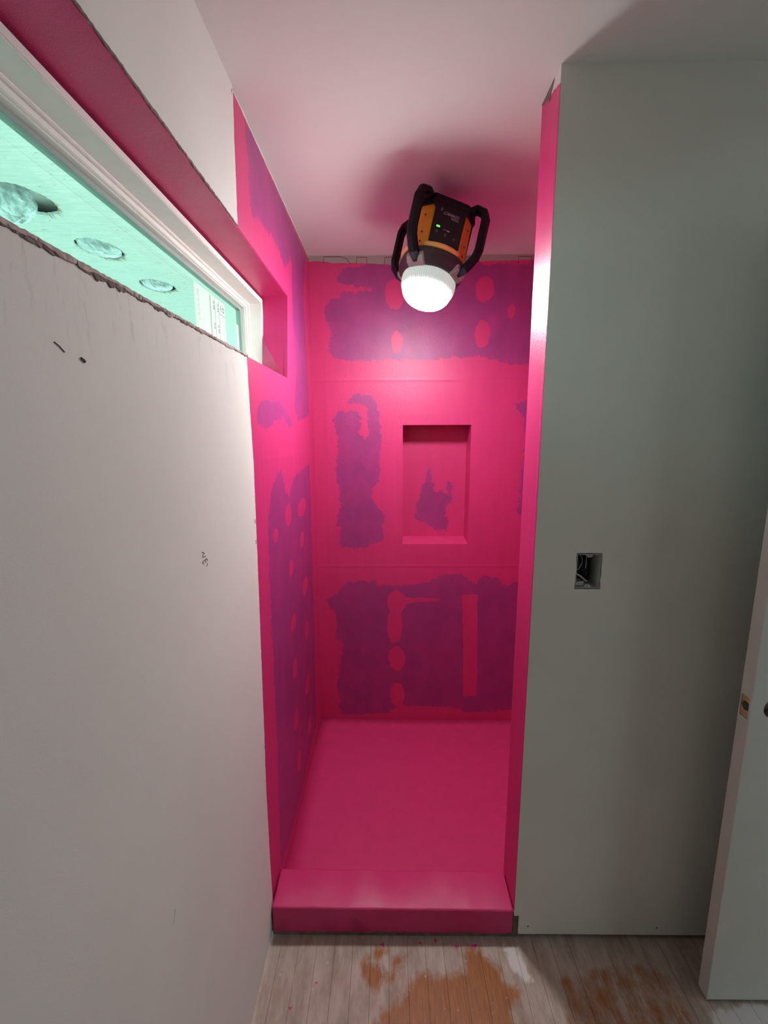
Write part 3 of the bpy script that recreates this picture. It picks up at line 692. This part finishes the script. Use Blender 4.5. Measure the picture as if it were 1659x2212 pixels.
# ------------------------------------------------------------------ room floor of narrow wood strips
floor = tag(box('floor', XL-.02, XR_ROOM+.05, Y_ROOM-.05, YF+.12, -.08, -.019, M['darkwood']), 'worn wood strip floor splashed with white and orange patches', kind='structure')
W = .0572; x = -.1710-4*W; rnd = random.Random(21); k = 0
while x < XR_ROOM:
    cuts = [Y_ROOM, rnd.uniform(-1.2, -.5), rnd.uniform(.1, .75), YF+.10]
    for a, b in zip(cuts[:-1], cuts[1:]):
        xa, xb = max(x, XL-.012)+.0004, min(x+W, XR_ROOM)-.0004
        if xb-xa < .004: continue
        g = .0004
        us = np.linspace(xa, xb, 5); dense = b > .8
        vsy = axis_coords(a+g, b-g, .05, []) if not dense else np.concatenate([axis_coords(a+g, max(a+g+.01, .80), .05, []), axis_coords(max(a+g+.01, .80), b-g, .012, [])[1:]])
        U, V = np.meshgrid(us, vsy, indexing='ij'); n, m = U.shape
        zt = rnd.uniform(-.0009, 0)
        Z = np.full(U.shape, zt); Z[0, :] -= .0004; Z[-1, :] -= .0004
        co = np.stack([U.ravel(), V.ravel(), Z.ravel()], 1).tolist()
        fs = [(i*m+j, (i+1)*m+j, (i+1)*m+j+1, i*m+j+1) for i in range(n-1) for j in range(m-1)]
        base = len(co); co += [(xa, a+g, -.019), (xb, a+g, -.019), (xb, b-g, -.019), (xa, b-g, -.019)]
        fs += [(base+3, base+2, base+1, base), tuple([base, base+1]+[(n-1-i)*m for i in range(n)]), tuple([base+2, base+3]+[i*m+m-1 for i in range(n)]),
               tuple([base+3, base]+[j for j in range(m)]), tuple([base+1, base+2]+[(n-1)*m+m-1-j for j in range(m)])]
        o = mesh_obj('floor_strip', co, fs, M['floor'], floor)
        bare = union(union(*[sd_poly(U, V, q) for q in FLOOR_BARE]), np.minimum(sd_poly(U, V, FLOOR_SHADEBARE[0]), .0))
        wht = union(*[sd_poly(U, V, q) for q in FLOOR_WHITE])
        for an, val in (('bare', bare), ('white', wht)):
            at = o.data.attributes.new(an, 'FLOAT', 'POINT'); at.data.foreach_set('value', np.concatenate([val.ravel(), np.full(4, -1.)]).astype(np.float32))
    x += W
# drips of membrane in front of the curb
rnd = random.Random(6)
for (x, y, r_) in [(.215, 1.168, .006), (.272, 1.170, .007), (.262, 1.166, .004), (-.02, 1.172, .006), (.100, 1.178, .004), (-.215, 1.07, .003), (.15, 1.185, .005), (-.28, 1.01, .004)]:
    bm = bmesh.new(); lathe(bm, [(r_, 0), (r_*.85, .0006), (r_*.3, .001)], 14, mod=lambda a, z: 1+.25*math.sin(3*a+x*90)+.15*math.sin(5*a+y*70))
    bmesh.ops.translate(bm, verts=bm.verts[:], vec=(x, y, -.0003)); bm_obj('membrane_drip', bm, M['membrane'], floor)

# ------------------------------------------------------------------ door slab standing open in front of the stub wall
DX0, DX1, DY0, DY1 = .905, 1.70, 1.030, 1.066
def cut_mesh(o, cutters):
    for c_ in cutters:
        md = o.modifiers.new('cut', 'BOOLEAN'); md.operation = 'DIFFERENCE'; md.object = c_; md.solver = 'EXACT'
        if hasattr(md, 'material_mode'): md.material_mode = 'TRANSFER'
    dg = bpy.context.evaluated_depsgraph_get(); dg.update()
    me = bpy.data.meshes.new_from_object(o.evaluated_get(dg)); o.modifiers.clear(); o.data = me
    for c_ in cutters: bpy.data.objects.remove(c_)
door = tag(empty('door_1', (DX0, 1.048, 0)), 'pale primed door slab without hardware, standing open on the right', kind='structure')
slab = box('slab', DX0, DX1, DY0, DY1, .012, 2.04, M['doorpaint'], bevel=.0015)
def cyl(name, p0, p1, r_, mat):
    bm = bmesh.new(); tube(bm, [p0, p1], r_, 32); return bm_obj(name, bm, mat)
cut = [box('c1', DX0-.01, DX0+.003, 1.0355, 1.0605, .890, .948, M['rawwood']),
       cyl('c2', (DX0-.01, 1.048, .920), (DX0+.07, 1.048, .920), .0120, M['darkwood']),  # both bores lined in dark wood to paint the shade inside them
       cyl('c3', (DX0+.060, DY0-.02, .935-.012), (DX0+.060, DY1+.02, .935-.012), .027, M['darkwood'])]
cut_mesh(slab, cut)
slab.parent = door; slab.matrix_parent_inverse = Matrix.Translation((-DX0, -1.048, 0))

# ------------------------------------------------------------------ open electrical box in the stub wall
eb = tag(empty('electrical_box', (.5515, YF, 1.229)), 'open grey electrical box with loose wires in the right wall', 'electrical box')
def echild(o): o.parent = eb; o.matrix_parent_inverse = Matrix.Translation((-.5515, -YF, -1.229)); return o
bx0, bx1, bz0, bz1, byb = .5205, .5845, 1.180, 1.277, YF+.066
echild(box('box_side', bx0-.002, bx0, YF+.003, byb, bz0, bz1, M['boxgrey'])); echild(box('box_side', bx1-.002, bx1, YF+.003, byb, bz0, bz1, M['boxgrey']))
echild(box('box_top', bx0, bx1-.002, YF+.003, byb, bz1-.002, bz1, M['boxgrey'])); echild(box('box_bottom', bx0, bx1-.002, YF+.003, byb, bz0, bz0+.002, M['boxgrey']))
echild(box('box_rear', bx0, bx1-.002, byb-.002, byb, bz0, bz1, M['wireblack']))
def tab(z, s):
    bm = bmesh.new(); prof = [(-.009, 0), (.009, 0), (.008, -.006*s), (.003, -.010*s), (-.003, -.010*s), (-.008, -.006*s)]
    a = [bm.verts.new((.553+px, YF+.004, z+pz)) for px, pz in prof]; b = [bm.verts.new((.553+px, YF+.012, z+pz)) for px, pz in prof]
    bm.faces.new(a); bm.faces.new(b[::-1])
    for i in range(6): bm.faces.new((a[i], a[(i+1) % 6], b[(i+1) % 6], b[i]))
    o = echild(bm_obj('mounting_tab', bm, M['boxgrey'])); bpy.context.view_layer.update()
    h = cyl('screw_hole', (.553, YF+.0036, z-.0048*s), (.553, YF+.0045, z-.0048*s), .0016, M['wireblack']); lchild(h, o)
tab(bz1, 1); tab(bz0, -1)
def wire(name, pts, r_, mat):
    bm = bmesh.new(); tube(bm, pts, r_, 8); return echild(bm_obj(name, bm, mat, smooth=True))
y = YF
wire('cable', [(.528, y+.05, 1.275), (.530, y+.035, 1.262), (.535, y+.026, 1.24), (.533, y+.03, 1.215), (.54, y+.04, 1.20)], .0042, M['wireblack'])
wire('cable', [(.546, y+.05, 1.275), (.548, y+.03, 1.25), (.549, y+.025, 1.225), (.545, y+.034, 1.205)], .0042, M['wireblack'])
wire('cable', [(.560, y+.055, 1.272), (.562, y+.036, 1.24), (.558, y+.03, 1.213), (.55, y+.04, 1.196)], .0042, M['wireblack'])
wire('wire', [(.531, y+.02, 1.274), (.537, y+.012, 1.262), (.536, y+.010, 1.247), (.529, y+.010, 1.234), (.523, y+.011, 1.228)], .0009, M['wirewhite'])
wire('wire', [(.5525, y+.022, 1.264), (.552, y+.020, 1.245), (.5515, y+.020, 1.231)], .0011, M['wirewhite'])
bm = bmesh.new(); add_box(bm, .5215, .546, y+.010, y+.04, 1.1835, 1.196, .002); o = echild(bm_obj('cable_clamp', bm, M['boxgrey']))
bm = bmesh.new(); tube(bm, [(.5225, y+.014, 1.2185), (.535, y+.016, 1.211), (.549, y+.018, 1.200), (.557, y+.02, 1.193)], .0026, 6); echild(bm_obj('clamp_strap', bm, M['boxgrey']))

# ------------------------------------------------------------------ work light hung from the ceiling
lamp = tag(empty('work_light', (0, 0, 0)), 'lit yellow and black work light hung upside down from the ceiling', 'work light')
def lc(o): o.parent = lamp; return o
def octo(bm, prof_xy, z0, z1, top_scale=1.0):
    a = [bm.verts.new((px, py, z0)) for px, py in prof_xy]; b = [bm.verts.new((px*top_scale, py*top_scale, z1)) for px, py in prof_xy]
    n = len(a); bm.faces.new(a[::-1]); bm.faces.new(b)
    for i in range(n): bm.faces.new((a[i], a[(i+1) % n], b[(i+1) % n], b[i]))
def chamf(w, f):   # square of half width w with flats of half width f
    return [(f, -w), (w, -f), (w, f), (f, w), (-f, w), (-w, f), (-w, -f), (-f, -w)]
bm = bmesh.new(); octo(bm, chamf(.097, .058), -.050, .100, .97); bmesh.ops.bevel(bm, geom=bm.edges[:], offset=.004, segments=2, affect='EDGES')
body = lc(bm_obj('body', bm, M['yellow']))
bm = bmesh.new(); octo(bm, chamf(.103, .066), .088, .124, .95); bmesh.ops.bevel(bm, geom=bm.edges[:], offset=.005, segments=2, affect='EDGES')
lc(bm_obj('base_cap', bm, M['black']))
for s in range(4):   # battery/control side plates: one on each face, the front one carries the controls
    rot = Matrix.Rotation(s*math.pi/2, 4, 'Z')
    bm = bmesh.new()
    hw = .054
    prof = [(-hw, -.030), (hw, -.030), (hw, .080), (.064, .092), (.064, .105), (-.064, .105), (-.064, .092), (-hw, .080)]
    a = [bm.verts.new((px, -.1010 if s == 0 else -.0980, pz)) for px, pz in prof]; b = [bm.verts.new((px, -.086, pz)) for px, pz in prof]
    bm.faces.new(a); bm.faces.new(b[::-1]); n = len(a)
    for i in range(n): bm.faces.new((a[i], a[(i+1) % n], b[(i+1) % n], b[i]))
    bmesh.ops.bevel(bm, geom=bm.edges[:], offset=.0012, segments=1, affect='EDGES')
    bmesh.ops.transform(bm, matrix=rot, verts=bm.verts[:])
    pl = lc(bm_obj('control_panel' if s == 0 else 'side_panel', bm, M['panel']))
    if s == 0: front_panel = pl
# collar ring and lens seat
bm = bmesh.new(); lathe(bm, [(.098, -.044), (.112, -.050), (.118, -.060), (.118, -.078), (.108, -.094), (.094, -.100), (.080, -.100)], 56,
                        mod=lambda a, z: 1+.035*math.cos(4*a+math.pi))
lc(bm_obj('collar', bm, M['collar'], smooth=True))
for s in range(4):   # yellow bumper bands above the collar, colour brightened in place of a glow
    a0 = -math.pi/2+s*math.pi/2; bm = bmesh.new(); prev = None
    pts = []
    for i in range(13):
        a = a0+(i-6)/6*.60; pts.append((.1105*math.cos(a), .1105*math.sin(a), -.041))
    tube(bm, pts, .006, 8, rx=.0065, ry=.0085); lc(bm_obj('bumper_band', bm, M['band'], smooth=True))
for s in range(4):   # roll cage bars at the corners
    a = math.pi/4+s*math.pi/2; d = Vector((math.cos(a), math.sin(a), 0))
    pr = [(.098, .112), (.130, .120), (.158, .104), (.168, .082), (.168, -.018), (.160, -.042), (.132, -.074), (.104, -.086)]
    bm = bmesh.new(); pts = [d*r_+Vector((0, 0, z)) for r_, z in pr]
    tube(bm, pts, .016, 8, up=Vector((-d.y, d.x, 0)), rx=.0145, ry=.0185)
    bar = lc(bm_obj('guard_bar', bm, M['black']))
    bm = bmesh.new(); c, sn = math.cos(a), math.sin(a)
    tb = [(.121, -.070), (.1235, -.082), (.112, -.097), (.098, -.105), (.090, -.102), (.10, -.088)]
    left_, right_ = [], []
    for r_, z in tb:
        for sgn, lst in ((-1, left_), (1, right_)):
            w_ = .033
            lst.append(bm.verts.new((r_*c-sgn*w_*sn, r_*sn+sgn*w_*c, z)))
    n = len(tb); bm.faces.new(left_); bm.faces.new(right_[::-1])
    for i in range(n): bm.faces.new((left_[i], left_[(i+1) % n], right_[(i+1) % n], right_[i]))
    bmesh.ops.bevel(bm, geom=bm.edges[:], offset=.003, segments=2, affect='EDGES')
    seat = lc(bm_obj('lens_bracket', bm, M['greyplastic']))
    bm = bmesh.new(); lathe(bm, [(.0045, .0), (.0045, .0015), (.002, .0008)], 12)
    bmesh.ops.transform(bm, verts=bm.verts[:], matrix=Matrix.Translation((.1195*c, .1195*sn, -.0925)) @ Matrix.Rotation(a, 4, 'Z') @ Matrix.Rotation(math.radians(140), 4, 'Y'))
    o = bm_obj('screw', bm, M['wireblack']); o.parent = seat
# ribbed lens skirt and glowing dome
bm = bmesh.new(); lathe(bm, [(.093, -.098), (.0955, -.106), (.0958, -.118), (.0945, -.130), (.091, -.138), (.086, -.141)], 160, mod=lambda a, z: 1+.010*math.cos(80*a), cap0=False, cap1=False)
lens = lc(bm_obj('ribbed_lens', bm, M['lens_rim'], smooth=False))
prof = []
for i in range(15):
    a = math.pi/2*i/14; prof.append((.0905*math.cos(a)**.66+.0005, -.122-.066*math.sin(a)**.95))
bm = bmesh.new(); lathe(bm, prof, 40, cap0=True); dome = lc(bm_obj('lens_dome', bm, M['lens_core'], smooth=True))
# controls: green light, icons, lettering (upside down because the lamp hangs upside down)
def pchild(o): o.parent = front_panel; return o
yf = -.1013
def flat(name, x0, x1, z0, z1, mat): return pchild(box(name, x0, x1, yf-.0003, yf+.0005, z0, z1, mat, bevel=.0002, seg=1))
flat('status_light', -.038, -.026, .018, .0235, M['led'])
flip = lambda x_, z_: Matrix(((-1, 0, 0, x_), (0, 0, -1, yf), (0, -1, 0, z_), (0, 0, 0, 1)))
pchild(text_mesh('lettering', 'TOOL', .0105, M['print'], None, flip(.033, .0605)))
pchild(text_mesh('lettering', 'CONNECT', .0118, M['print'], None, flip(.0335, .071)))
for k in range(3):
    bm = bmesh.new(); pts = []
    for i in range(7):
        a = (i-3)/3*.8; r_ = .003+.0022*k; pts.append((-.0265-r_*math.cos(a), yf, .0755+r_*math.sin(a)*1.1))
    tube(bm, pts, .00045, 4); pchild(bm_obj('signal_mark', bm, M['print']))
for x0, x1, z0 in [(-.012, -.0095, .0150), (-.0085, -.006, .0158), (-.005, -.0025, .0166), (.001, .010, .0155), (.001, .010, .0135), (-.0015, .0002, .0145)]:
    flat('icon_mark', x0, x1, z0, z0+.0017, M['print'])
for (x0, z0) in [(-.0335, .004), (-.002, .001), (.030, -.004)]:
    bm = bmesh.new(); pts = [(x0+.0033*math.cos(a), yf, z0+.0033*math.sin(a)) for a in np.linspace(.5, 6.0, 12)]
    tube(bm, pts, .0005, 4); pchild(bm_obj('button_icon', bm, M['print']))
# bolts on the yellow slanted flats
for sx in (-1, 1):
    for z in (.055, .0, -.03):
        bm = bmesh.new(); lathe(bm, [(.0038, 0), (.0032, .0012), (.001, .0008)], 10)
        a = math.radians(-90+sx*45); bmesh.ops.transform(bm, verts=bm.verts[:], matrix=Matrix.Translation((0.1096*math.cos(a), 0.1096*math.sin(a), z)) @ Matrix.Rotation(a, 4, 'Z') @ Matrix.Rotation(math.pi/2, 4, 'Y'))
        o = bm_obj('body_screw', bm, M['darkwood']); o.parent = body
# hook on the base holding it to the ceiling
bm = bmesh.new(); tube(bm, [(.03, .02, .118), (.0, .02, .15), (-.02, .02, .172), (-.028, .02, .186)], .004, 8); lc(bm_obj('hanging_hook', bm, M['black'], smooth=True))
LAMP_POS, LAMP_YAW, LAMP_ROLL, LAMP_PITCH = Vector((.170, 1.735, 2.242)), 11, 13, -10
lamp.matrix_basis = Matrix.Translation(LAMP_POS) @ Matrix.Rotation(math.radians(LAMP_ROLL), 4, 'Y') @ Matrix.Rotation(math.radians(LAMP_PITCH), 4, 'X') @ Matrix.Rotation(math.radians(LAMP_YAW), 4, 'Z') @ Matrix.Diagonal((1, 1, 1.06, 1))
